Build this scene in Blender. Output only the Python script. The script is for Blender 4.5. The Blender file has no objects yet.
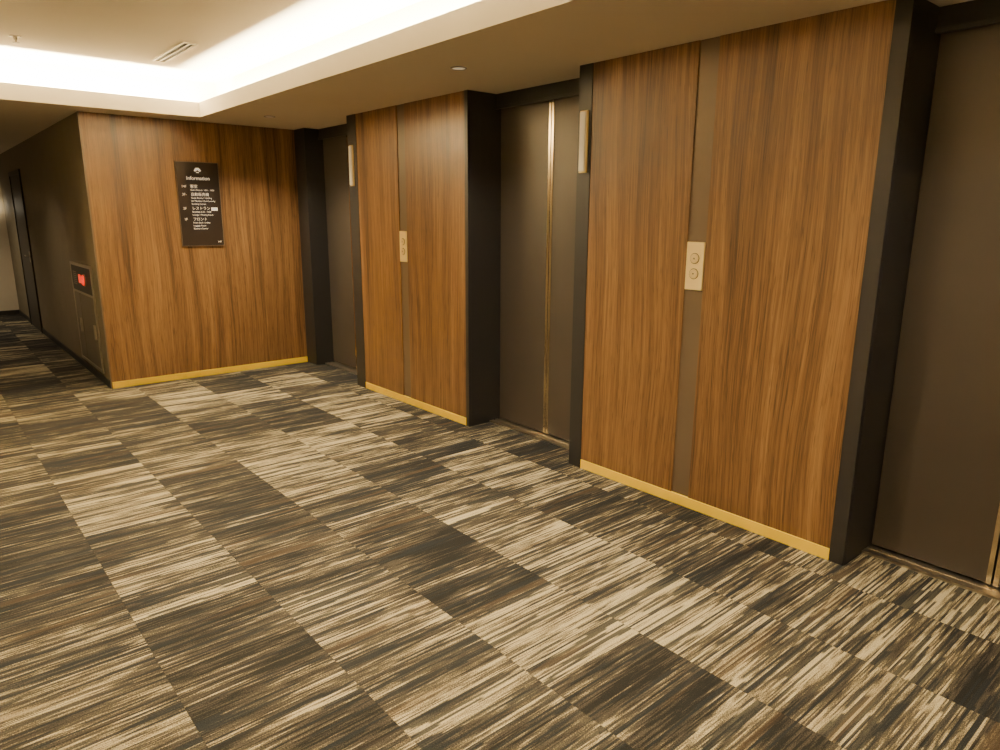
import bpy, math, random
from mathutils import Vector, Matrix
random.seed(4)
S=bpy.context.scene
col=S.collection
H=1.6; CZ=2.454; XW=3.167; YS=7.15; XC=1.315; YE=13.6

# ---------------------------------------------------------------- node helpers
class NT:
    def __init__(s,name):
        m=bpy.data.materials.new(name); m.use_nodes=True
        s.m=m; s.t=m.node_tree; s.n=s.t.nodes; s.l=s.t.links
        s.b=s.n['Principled BSDF']
    def new(s,t,**k):
        n=s.n.new(t)
        for a,v in k.items(): setattr(n,a,v)
        return n
    def put(s,sock,v):
        if isinstance(v,bpy.types.NodeSocket): s.l.new(v,sock)
        else: sock.default_value=v
    def math(s,op,a,b=0.0,c=0.0):
        n=s.new('ShaderNodeMath',operation=op)
        s.put(n.inputs[0],a); s.put(n.inputs[1],b)
        if op in('MULTIPLY_ADD',): s.put(n.inputs[2],c)
        return n.outputs[0]
    def comb(s,x,y,z):
        n=s.new('ShaderNodeCombineXYZ')
        s.put(n.inputs[0],x);s.put(n.inputs[1],y);s.put(n.inputs[2],z)
        return n.outputs[0]
    def noise(s,vec,scale=1,detail=2,rough=.5,dist=0):
        n=s.new('ShaderNodeTexNoise'); s.put(n.inputs['Vector'],vec)
        n.inputs['Scale'].default_value=scale; n.inputs['Detail'].default_value=detail
        n.inputs['Roughness'].default_value=rough; n.inputs['Distortion'].default_value=dist
        return n.outputs['Fac']
    def mapr(s,v,a,b,c,d):
        n=s.new('ShaderNodeMapRange'); s.put(n.inputs[0],v)
        for i,q in enumerate((a,b,c,d)): n.inputs[i+1].default_value=q
        return n.outputs[0]
    def ramp(s,v,stops):
        n=s.new('ShaderNodeValToRGB'); s.put(n.inputs[0],v)
        e=n.color_ramp.elements
        while len(e)<len(stops): e.new(.5)
        for i,(p,c) in enumerate(stops):
            e[i].position=p; e[i].color=(*c,1)
        return n.outputs[0]
    def mix(s,f,a,b,bt='MIX'):
        n=s.new('ShaderNodeMix',data_type='RGBA',blend_type=bt)
        s.put(n.inputs[0],f)
        for i,v in((6,a),(7,b)):
            if isinstance(v,tuple): n.inputs[i].default_value=(*v[:3],1)
            else: s.l.new(v,n.inputs[i])
        return n.outputs[2]
    def obj(s):
        c=s.new('ShaderNodeTexCoord'); x=s.new('ShaderNodeSeparateXYZ')
        s.l.new(c.outputs['Object'],x.inputs[0])
        return c.outputs['Object'],x.outputs[0],x.outputs[1],x.outputs[2]
    def bump(s,h,st,dist=.002):
        n=s.new('ShaderNodeBump'); n.inputs['Strength'].default_value=st
        n.inputs['Distance'].default_value=dist
        s.l.new(h,n.inputs['Height']); s.l.new(n.outputs[0],s.b.inputs['Normal'])

def srgb(r,g,b):
    f=lambda c:(c/255/12.92) if c/255<=.04045 else ((c/255+.055)/1.055)**2.4
    return (f(r),f(g),f(b))

def plain(name,c,rough=.5,metal=0,var=.06,scale=3,bump=0,emit=None,es=0):
    t=NT(name); o,x,y,z=t.obj()
    n=t.noise(o,scale,4)
    k=t.mapr(n,.3,.7,1-var,1+var)
    cc=t.mix(1.0,tuple(c),t.comb(k,k,k),'MULTIPLY')
    t.l.new(cc,t.b.inputs['Base Color'])
    t.b.inputs['Roughness'].default_value=rough; t.b.inputs['Metallic'].default_value=metal
    if bump: t.bump(t.noise(o,300,2),bump,.001)
    if emit:
        t.b.inputs['Emission Color'].default_value=(*emit,1)
        t.b.inputs['Emission Strength'].default_value=es
    return t.m

def wood_mat(name,stops,rough=.38,sc=1.0):
    t=NT(name); o,x,y,z=t.obj()
    a=t.math('ADD',x,y)                       # coordinate across the veneer
    w=t.noise(t.comb(t.math('MULTIPLY',a,2.2),0.0,t.math('MULTIPLY',z,.5)),1.0,1)
    a2=t.math('ADD',a,t.math('MULTIPLY',w,.14))
    broad=t.noise(t.comb(t.math('MULTIPLY',a2,12*sc),3.1,t.math('MULTIPLY',z,.28)),1.0,3,.55)
    mid=t.noise(t.comb(t.math('MULTIPLY',a2,90*sc),7.7,t.math('MULTIPLY',z,1.3)),1.0,3,.65)
    fine=t.noise(t.comb(t.math('MULTIPLY',a2,340*sc),1.7,t.math('MULTIPLY',z,5.0)),1.0,2,.6)
    v=t.math('ADD',t.math('MULTIPLY',broad,.40),t.math('ADD',t.math('MULTIPLY',mid,.34),t.math('MULTIPLY',fine,.26)))
    c=t.ramp(v,stops)
    fl=t.noise(t.comb(t.math('MULTIPLY',a2,200*sc),4.4,t.math('MULTIPLY',z,9.0)),1.0,1,.5)
    pores=t.mapr(fl,.31,.38,.66,1.0)
    c=t.mix(1.0,c,t.comb(pores,pores,pores),'MULTIPLY')
    t.l.new(c,t.b.inputs['Base Color'])
    t.b.inputs['Roughness'].default_value=rough
    t.bump(fine,.04,.001)
    return t.m

M={}
M['wood']=wood_mat('walnut_veneer',[(.38,srgb(70,48,29)),(.45,srgb(106,76,46)),(.53,srgb(130,96,59)),(.63,srgb(156,118,76))])
M['oak']=plain('golden_oak_trim',srgb(255,214,50),.3,0,.06,6)
M['char']=plain('charcoal_painted_steel',srgb(48,46,45),.45,.2,.05,2,.03)
M['door']=plain('bronze_brown_steel',srgb(80,73,65),.42,.35,.06,2,.05)
M['strip']=plain('brown_metal_strip',srgb(112,97,81),.4,.35,.05,3)
M['seam']=plain('polished_door_edge',srgb(235,218,184),.22,1,.03,3)
M['sill']=plain('aluminium_sill',srgb(195,188,175),.35,1,.05,20)
M['plate']=plain('champagne_faceplate',srgb(255,228,158),.4,0,.03,4)
M['button']=plain('cream_button',srgb(240,212,150),.3,.1,.03,4)
M['dark']=plain('bronze_ring',srgb(70,58,44),.6)
M['slot']=plain('black_gap',srgb(30,28,26),.7)
M['ceil']=plain('ceiling_paint',srgb(228,217,196),.9,0,.02,1.5)
M['corr']=plain('olive_brown_wallcovering',srgb(122,112,92),.65,0,.06,5,.1)
M['cab']=plain('cabinet_steel',srgb(126,118,102),.4,.3,.04,4)
M['plaster']=plain('warm_plaster',srgb(210,198,176),.85,0,.03,2)
M['signb']=plain('sign_black_acrylic',srgb(44,35,29),.3,0,.05,3)
M['signw']=plain('glowing_sign_lettering',srgb(245,240,225),.5,0,0,3,0,(1,.95,.85),.4)  # lettering made emissive so it reads bright, no lamp in the sign
M['white']=plain('lantern_diffuser',srgb(236,226,200),.4,0,.02,3,0,(1,.86,.62),.12)
M['grille']=plain('vent_metal',srgb(170,160,140),.5,.3)
M['red']=plain('red_alarm_lens',srgb(190,15,8),.3,0,.03,3,0,(1,.04,.01),1.2)
M['led']=plain('downlight_lens',srgb(210,200,180),.3,.2,0,3,0,(1,.85,.6),.3)
M['led2']=plain('dim_lens',srgb(250,240,220),.4,0,0,3,0,(1,.85,.6),4)

def carpet():
    t=NT('striped_carpet_tiles'); o,x,y,z=t.obj()
    T=.5
    fx=t.math('DIVIDE',x,T); tx=t.math('FLOOR',fx)
    fy=t.math('DIVIDE',t.math('ADD',y,t.math('MULTIPLY',tx,.17)),T)
    ty=t.math('FLOOR',fy)
    wn=t.new('ShaderNodeTexWhiteNoise',noise_dimensions='3D')
    t.l.new(t.comb(tx,ty,0.3),wn.inputs['Vector'])
    sp=t.new('ShaderNodeSeparateColor'); t.l.new(wn.outputs['Color'],sp.inputs[0])
    r1,r2,r3=sp.outputs
    ox=t.math('MULTIPLY',r1,60.0); oz=t.math('MULTIPLY',r2,60.0)
    def q(step): # yarn rows: constant across a row
        return t.math('MULTIPLY',t.math('FLOOR',t.math('DIVIDE',y,step)),step)
    q1,q2,q3=q(.0045),q(.009),q(.018)
    def layer(yy,kx,ky,d=1,seed=0.0,rg=.5):
        return t.noise(t.comb(t.math('ADD',t.math('MULTIPLY',x,kx),ox),t.math('MULTIPLY',yy,ky),t.math('ADD',oz,seed)),1.0,d,rg)
    A=layer(q3,1.8,10.3,1); B=layer(q2,2.4,127,1,5.0); C=layer(q1,4.5,253,1,9.0)
    E=layer(q1,18,253,0,31.0)
    D=layer(q2,1.3,53,1,14.0)
    sp2=t.noise(t.comb(t.math('MULTIPLY',x,210.0),t.math('MULTIPLY',y,330.0),0.0),1.0,1)
    v=t.math('ADD',t.math('MULTIPLY',A,.31),t.math('MULTIPLY',B,.25))
    v=t.math('ADD',v,t.math('MULTIPLY',C,.22))
    v=t.math('ADD',v,t.math('MULTIPLY',E,.10))
    v=t.math('ADD',v,t.math('MULTIPLY',sp2,.12))
    v=t.math('ADD',v,t.math('MULTIPLY',t.math('SUBTRACT',r3,.5),.11))
    c=t.ramp(v,[(.425,srgb(33,32,32)),(.46,srgb(56,52,47)),(.515,srgb(78,72,62)),(.538,srgb(120,109,87)),(.595,srgb(186,173,140))])
    nav=t.mapr(D,.55,.565,0,.88)
    c=t.mix(nav,c,srgb(34,37,41))
    br=t.mapr(layer(q2,.8,14,1,23.0),.65,.69,0,.4)
    c=t.mix(br,c,srgb(84,67,49))
    k=t.mapr(sp2,.3,.7,.66,1.32)
    c=t.mix(1.0,c,t.comb(k,k,k),'MULTIPLY')
    fr=t.math('FRACT',fx)
    e=t.math('MINIMUM',fr,t.math('SUBTRACT',1.0,fr))
    sm=t.mapr(e,0,.008,.80,1)
    c=t.mix(1.0,c,t.comb(sm,sm,sm),'MULTIPLY')
    t.l.new(c,t.b.inputs['Base Color'])
    t.b.inputs['Roughness'].default_value=.95
    t.b.inputs['Specular IOR Level'].default_value=.15
    t.bump(sp2,.5,.004)
    return t.m
M['carpet']=carpet()

# ---------------------------------------------------------------- mesh helpers
def mesh_obj(name,boxes,mats,parent=None,bevel=0,extra=None):
    V=[];F=[];I=[]
    for b in boxes:
        x0,x1,y0,y1,z0,z1=b[:6]; mi=b[6] if len(b)>6 else 0
        k=len(V)
        V+=[(x0,y0,z0),(x1,y0,z0),(x1,y1,z0),(x0,y1,z0),(x0,y0,z1),(x1,y0,z1),(x1,y1,z1),(x0,y1,z1)]
        F+=[(k,k+3,k+2,k+1),(k+4,k+5,k+6,k+7),(k,k+1,k+5,k+4),(k+1,k+2,k+6,k+5),(k+2,k+3,k+7,k+6),(k+3,k,k+4,k+7)]
        I+=[mi]*6
    for (vs,fs,mi) in (extra or []):
        k=len(V); V+=vs; F+=[tuple(i+k for i in f) for f in fs]; I+=[mi]*len(fs)
    me=bpy.data.meshes.new(name); me.from_pydata(V,[],F)
    for m in mats: me.materials.append(M[m])
    for p,i in zip(me.polygons,I): p.material_index=i
    me.update()
    o=bpy.data.objects.new(name,me); col.objects.link(o)
    if bevel:
        bv=o.modifiers.new('bevel','BEVEL'); bv.width=bevel; bv.segments=2; bv.limit_method='ANGLE'
        bv.harden_normals=False
    if parent: o.parent=parent
    return o

def lathe(center,axis,prof,mi=0,n=32):
    ax=Vector(axis).normalized()
    u=ax.orthogonal().normalized(); w=ax.cross(u)
    c=Vector(center); vs=[];fs=[]
    for r,h in prof:
        for i in range(n):
            a=2*math.pi*i/n
            vs.append(tuple(c+ax*h+(u*math.cos(a)+w*math.sin(a))*max(r,1e-5)))
    for j in range(len(prof)-1):
        for i in range(n):
            a=j*n+i; b=j*n+(i+1)%n
            fs.append((a,b,b+n,a+n))
    return (vs,fs,mi)

def empty(name,loc=(0,0,0)):
    e=bpy.data.objects.new(name,None); col.objects.link(e); e.empty_display_size=.1
    return e

# ---------------------------------------------------------------- floor / ceiling / walls
XL=-1.1; YB=-1.8; XR=3.75
mesh_obj('floor',[(XL-.1,XR,YB-.1,YE+.1,-.1,0)],['carpet'])

tx0,tx1,ty0,ty1=-.4,2.225,-1.3,6.815   # tray opening
w=.25; zt=2.474; zl=2.58; zr=2.80; th=.015
ce=[(tx1+w,XR,YB-.1,YE+.1,CZ,2.95),(XL-.1,tx0-w,YB-.1,YE+.1,CZ,2.95),
    (tx0-w,tx1+w,ty1+w,YE+.1,CZ,2.95),(tx0-w,tx1+w,YB-.1,ty0-w,CZ,2.95),
    (tx0-w,tx1+w,ty0-w,ty1+w,zr,2.95),
    (tx1,tx1+w,ty0-w,ty1+w,CZ,zt),(tx0-w,tx0,ty0-w,ty1+w,CZ,zt),
    (tx0,tx1,ty1,ty1+w,CZ,zt),(tx0,tx1,ty0-w,ty0,CZ,zt),
    (tx1,tx1+th,ty0-th,ty1+th,zt,zl),(tx0-th,tx0,ty0-th,ty1+th,zt,zl),
    (tx0,tx1,ty1,ty1+th,zt,zl),(tx0,tx1,ty0-th,ty0,zt,zl)]
mesh_obj('ceiling',ce,['ceil'])

mesh_obj('wall_left',[(XL-.1,XL,YB-.1,YE+.1,0,CZ)],['plaster'])
mesh_obj('wall_back',[(XL,XR,YB-.1,YB,0,CZ)],['plaster'])
mesh_obj('wall_end',[(XL,XC,YE,YE+.1,0,CZ)],['plaster'])

openings=[(.19,1.22),(3.01,4.08),(5.83,6.92)]
HZ=2.36; XD=3.47
wr=[(3.53,XR,YB,YS+.02,0,CZ)]
for a,b in openings: wr.append((3.43,3.53,a,b,HZ,CZ))
PX=XW+.02
wr+=[(PX,3.53,YB,.19,0,CZ),(PX,3.53,1.22,3.01,0,CZ),(PX,3.53,4.08,5.83,0,CZ),(3.27,3.53,6.92,YS+.02,0,CZ)]
mesh_obj('wall_right',wr,['char'])
mesh_obj('wall_far',[(XC+.012,XR,YS+.02,YS+.2,0,CZ)],['corr'])
mesh_obj('wall_corridor',[(XC,XC+.15,YS+.2,YE,0,CZ),(XC,XC+.012,YS+.02,YS+.2,0,CZ)],['corr'])
mesh_obj('trim_corner',[(XC-.004,XC+.008,YS-.004,YS+.02,0,CZ)],['strip'])

# ---------------------------------------------------------------- wood panelling
def pier(y0,ya,yc,yb,y1,nm='wood_wall_panel'):
    e=empty(nm)
    g=.057
    mesh_obj('veneer_near',[(XW,PX,ya,yc-g,.06,CZ)],['wood'],e,.0015)
    mesh_obj('veneer_far',[(XW,PX,yc+g,yb,.06,CZ)],['wood'],e,.0015)
    mesh_obj('centre_strip',[(XW+.008,PX,yc-g,yc+g,.06,CZ)],['strip'],e)
    mesh_obj('edge_frame_near',[(XW-.004,PX,y0,ya,0,CZ)],['char'],e,.002)
    mesh_obj('edge_frame_far',[(XW-.004,PX,yb,y1,0,CZ)],['char'],e,.002)
    return e
pier(1.22,1.288,2.142,2.905,3.01)
pier(4.08,4.118,4.958,5.675,5.83)
pier(-1.78,-1.70,-.65,.085,.19)
mesh_obj('baseboard_right',[(XW-.004,PX,1.288,2.905,0,.06),(XW-.004,PX,4.118,5.675,0,.06),(XW-.004,PX,-1.70,.085,0,.06)],['oak'],None,.003)

e=empty('wood_feature_wall')
xm=2.30
mesh_obj('veneer_left',[(XC+.008,xm-.0008,YS,YS+.02,.06,CZ)],['wood'],e,.001)
mesh_obj('veneer_right',[(xm+.0008,3.27,YS,YS+.02,.06,CZ)],['wood'],e,.001)
mesh_obj('baseboard_far',[(XC+.008,3.27,YS-.006,YS+.02,0,.06)],['oak'],None,.003)
mesh_obj('baseboard_corridor',[(XC-.008,XC,YS+.02,YE,0,.07)],['char'])

# ---------------------------------------------------------------- elevators
for a,b in openings:
    e=empty('elevator_door')
    c=(a+b)/2
    for nm,p,q in(('leaf_near',a+.004,c-.003),('leaf_far',c+.003,b-.004)):
        mesh_obj(nm,[(XD,XD+.03,p,q,.016,HZ)],['door'],e,.003)
    mesh_obj('meeting_edge',[(XD-.006,XD,c-.024,c-.004,.016,HZ-.002),(XD-.006,XD,c+.004,c+.024,.016,HZ-.002)],['seam'],e,.001)
    mesh_obj('sill',[(XD-.10,XD+.03,a,b,0,.008),(XD-.10,XD-.06,a,b,.008,.011),(XD-.045,XD-.015,a,b,.008,.011)],['sill'],e)
    mesh_obj('header_trim',[(3.415,3.43,a,b,HZ-.012,HZ+.01)],['char'],e,.002)

def call_panel(yc,z0=1.22,z1=1.47):
    e=empty('elevator_call_button_panel')
    X=XW+.008
    mesh_obj('faceplate',[(X-.012,X,yc-.053,yc+.053,z0,z1)],['plate'],e,.002)
    for i,z in enumerate((z0+.165,z0+.085)):
        mesh_obj('button_%d'%(i+1),[],['dark','button','plate'],e,0,[
            lathe((X-.012,yc,z),(-1,0,0),[(.028,0),(.028,.002),(.0255,.002)],0),
            lathe((X-.012,yc,z),(-1,0,0),[(.0252,0),(.0252,.005),(.021,.007),(0,.007)],1)])
        s=1 if i==0 else -1
        mesh_obj('arrow_%d'%(i+1),[],['dark'],e,0,[([(X-.0195,yc-.006,z-.004*s),(X-.0195,yc+.006,z-.004*s),(X-.0195,yc,z+.006*s)],[(0,1,2)],0)])
call_panel(2.142); call_panel(4.958); call_panel(-.65)

def lantern(yc):
    e=empty('elevator_hall_lantern')
    X=XW-.004
    mesh_obj('housing',[(X-.012,X,yc-.030,yc+.030,1.85,2.20)],['plate'],e,.002)
    mesh_obj('diffuser',[(X-.024,X-.012,yc-.022,yc+.022,1.858,2.192)],['white'],e,.004)
lantern(2.955); lantern(5.755); lantern(.14)

# ---------------------------------------------------------------- information sign
e=empty('information_sign')
sx0,sx1,sz0,sz1=2.06,2.46,1.295,2.085; sy=YS
mesh_obj('backplate',[(sx0,sx1,sy-.015,sy,sz0,sz1)],['signb'],e,.002)
bw=.006
mesh_obj('frame',[(sx0,sx1,sy-.018,sy-.015,sz0,sz0+bw),(sx0,sx1,sy-.018,sy-.015,sz1-bw,sz1),
    (sx0,sx0+bw,sy-.018,sy-.015,sz0+bw,sz1-bw),(sx1-bw,sx1,sy-.018,sy-.015,sz0+bw,sz1-bw)],['strip'],e)
def text(s,x,z,size,align='LEFT',w=0.0):
    cu=bpy.data.curves.new('lettering','FONT'); cu.body=s; cu.size=size; cu.align_x=align
    cu.extrude=.0004; cu.offset=w; cu.materials.append(M['signw'])
    o=bpy.data.objects.new('lettering',cu); col.objects.link(o)
    o.location=(x,sy-.0160,z); o.rotation_euler=(math.pi/2,0,0); o.parent=e
sc=(sx0+sx1)/2
ex=[]
for k in range(7):
    a=math.radians(90+(k-3)*26); r0,r1=.008,.036
    d=Vector((math.cos(a),0,math.sin(a))); n=Vector((-d.z,0,d.x))
    c=Vector((sc,sy-.0165,1.998))
    pts=[c+d*r0,c+d*(r0+r1)/2+n*.0085,c+d*r1,c+d*(r0+r1)/2-n*.0085]
    ex.append(([tuple(p) for p in pts],[(0,1,2,3)],0))
mesh_obj('emblem',[(sc-.012,sc+.012,sy-.0165,sy-.015,1.983,1.990)],['signw'],e,0,ex)
text('Information',sc,1.918,.046,'CENTER',.0004)
rows=[('14F','客室',['Guest Rooms  1401 - 1420']),
      ('3F-','自動販売機',['Guest Rooms / Vending','Ice Machine / Coin Laundry','Smoking Corner']),
      ('2F','レストラン',['Breakfast 6:30 - 10:00','Lounge / Meeting Room']),
      ('1F','フロント',['Front Desk / Lobby','Luggage Room','Business Corner'])]
z=1.845
for f,a,ls in rows:
    text(f,sx0+.040,z,.032)
    text(a,sx0+.12,z,.034)
    zz=z
    for l_ in ls:
        zz-=.028; text(l_,sx0+.12,zz,.0200)
    z=zz-.046
mesh_obj('floor_tag',[(sx0+.30,sx0+.36,sy-.0165,sy-.015,1.632,1.662)],['signw'],e)
text('14F',sx1-.065,1.325,.026)

# ---------------------------------------------------------------- fire hydrant cabinet
e=empty('fire_hydrant_cabinet')
a,b=7.40,8.40
mesh_obj('frame',[(XC-.014,XC,a,a+.03,.10,1.12),(XC-.014,XC,b-.03,b,.10,1.12),(XC-.014,XC,a+.03,b-.03,1.09,1.12),(XC-.014,XC,a+.03,b-.03,.10,.13),(XC-.014,XC,a+.03,b-.03,.82,.84)],['sill'],e,.003)
mesh_obj('alarm_section',[(XC-.010,XC,a+.03,b-.03,.84,1.09)],['char'],e,.002)
mesh_obj('hose_door',[(XC-.010,XC,a+.035,b-.32,.135,.815)],['cab'],e,.002)
mesh_obj('valve_door',[(XC-.010,XC,b-.305,b-.035,.135,.815)],['cab'],e,.002)
mesh_obj('pull_handle',[(XC-.030,XC-.010,a+.07,a+.10,.42,.56),(XC-.030,XC-.010,b-.28,b-.26,.42,.56)],['sill'],e,.003)
mesh_obj('alarm_lamp',[],['sill','red'],e,0,[
    lathe((XC-.010,7.72,.97),(-1,0,0),[(.058,0),(.058,.012),(.05,.014)],0),
    lathe((XC-.010,7.72,.97),(-1,0,0),[(.05,.008),(.05,.02),(.04,.028),(.022,.033),(0,.034)],1)])
mesh_obj('call_point',[(XC-.018,XC-.010,7.92,8.00,.93,1.01)],['red'],e,.003)
mesh_obj('speaker_grille',[(XC-.012,XC-.010,8.14,8.30,.90+.02*i,.908+.02*i) for i in range(7)],['grille'],e)

# corridor door
e=empty('door_1')
a,b=11.25,12.2
mesh_obj('frame',[(XC-.02,XC,a-.06,a,0,2.16),(XC-.02,XC,b,b+.06,0,2.16),(XC-.02,XC,a,b,2.10,2.16)],['char'],e,.003)
mesh_obj('leaf',[(XC-.010,XC,a,b,.008,2.10)],['char'],e,.002)
mesh_obj('lever_handle',[(XC-.016,XC-.010,a+.05,a+.09,.95,1.10),(XC-.06,XC-.016,a+.062,a+.078,1.03,1.046),(XC-.06,XC-.046,a+.078,a+.19,1.03,1.046)],['sill'],e,.002)
e=empty('wall_sconce')
mesh_obj('bracket',[(1.12,1.20,YE-.02,YE,1.62,1.78)],['strip'],e,.002)
mesh_obj('shade',[(1.10,1.22,YE-.10,YE-.02,1.60,1.80)],['led2'],e,.008)
mesh_obj('baseboard_end',[(XL,XC-.008,YE-.012,YE,0,.07)],['char'])

# ---------------------------------------------------------------- ceiling fixtures
def downlight_or_fill(x,y,z,lens='led'):
    e=empty('downlight_or_fill')  # shared by the soffit downlights and the added fill lamps
    mesh_obj('trim_ring',[],['grille',lens],e,0,[
        lathe((x,y,z),(0,0,-1),[(.050,0),(.050,.003),(.046,.005),(.038,.003)],0),
        lathe((x,y,z),(0,0,-1),[(.038,.003),(0,.002)],1)])
    return e
LC=(1,.84,.58)
def spot(x,y,z,power,angle=80,blend=.8,color=LC):
    l=bpy.data.lights.new('downlight_or_fill_lamp','SPOT'); l.energy=power; l.spot_size=math.radians(angle)
    l.spot_blend=blend; l.color=color; l.shadow_soft_size=.04
    o=bpy.data.objects.new('downlight_or_fill_lamp',l); col.objects.link(o); o.location=(x,y,z-.012)
    return o
for (x,y,p) in((2.68,.72,115),(2.68,3.54,175),(2.68,6.35,275)):
    d=downlight_or_fill(x,y,CZ); s=spot(x,y,CZ,p,125,1.0); s.parent=d
for (x,y,p) in((.6,.3,55),(.6,3.4,270),(1.6,1.9,250)):  # added fill lamps, out of view, to light the floor evenly
    d=downlight_or_fill(x,y,zr); s=spot(x,y,zr,p,130,1.0); s.parent=d
for (x,y,p) in((.3,9.0,75),(.3,12.3,160)):  # unseen lamps added to brighten the corridor
    d=downlight_or_fill(x,y,CZ); s=spot(x,y,CZ,p,125,1.0); s.parent=d

e=empty('air_vent')
vx0,vx1,vy0,vy1=1.74,1.84,5.55,6.35
fr=.012
mesh_obj('frame',[(vx0,vx1,vy0,vy0+fr,zr-.008,zr),(vx0,vx1,vy1-fr,vy1,zr-.008,zr),(vx0,vx0+fr,vy0+fr,vy1-fr,zr-.008,zr),(vx1-fr,vx1,vy0+fr,vy1-fr,zr-.008,zr),(1.785,1.795,vy0+fr,vy1-fr,zr-.008,zr)],['grille'],e)
mesh_obj('slot',[(vx0+fr,1.785,vy0+fr,vy1-fr,zr-.002,zr),(1.795,vx1-fr,vy0+fr,vy1-fr,zr-.002,zr)],['slot'],e)

def sprinkler(x,y,z):
    mesh_obj('sprinkler_head',[],['grille'],None,0,[
        lathe((x,y,z),(0,0,-1),[(.036,0),(.036,.004),(.014,.008),(.012,.026),(.006,.028),(.006,.040),(.022,.041),(.022,.043),(0,.044)],0)])
sprinkler(.81,6.17,zr)

def strip(x,y,sx,sy,power):
    l=bpy.data.lights.new('cove_light','AREA'); l.shape='RECTANGLE'; l.size=sx; l.size_y=sy
    l.energy=power; l.color=(1,.87,.57)
    o=bpy.data.objects.new('cove_light',l); col.objects.link(o); o.location=(x,y,zt+.02)
    o.rotation_euler=(math.pi,0,0)
L=ty1-ty0
strip(tx1+.11,(ty0+ty1)/2,.04,L,860)
strip(tx0-.11,(ty0+ty1)/2,.04,L,130)
strip((tx0+tx1)/2,ty1+.11,tx1-tx0,.04,480)
strip((tx0+tx1)/2,ty0-.11,tx1-tx0,.04,30)

# ---------------------------------------------------------------- world
wd=bpy.data.worlds.new('world'); S.world=wd; wd.use_nodes=True
wd.node_tree.nodes['Background'].inputs[0].default_value=(1,.85,.65,1)
wd.node_tree.nodes['Background'].inputs[1].default_value=.05

# ---------------------------------------------------------------- camera
f=693.0
zc=Vector((15,3010,f)).normalized()
yc=Vector((-605,163,-f)).normalized(); yc=(yc-zc*yc.dot(zc)).normalized()
xc=yc.cross(zc)
R=Matrix((xc,yc,zc))
cam=bpy.data.cameras.new('camera'); cam.sensor_width=36; cam.lens=f*36/1000; cam.clip_start=.02
co=bpy.data.objects.new('camera',cam); col.objects.link(co)
co.matrix_world=Matrix.Translation((0,0,H))@R.to_4x4()
S.camera=co
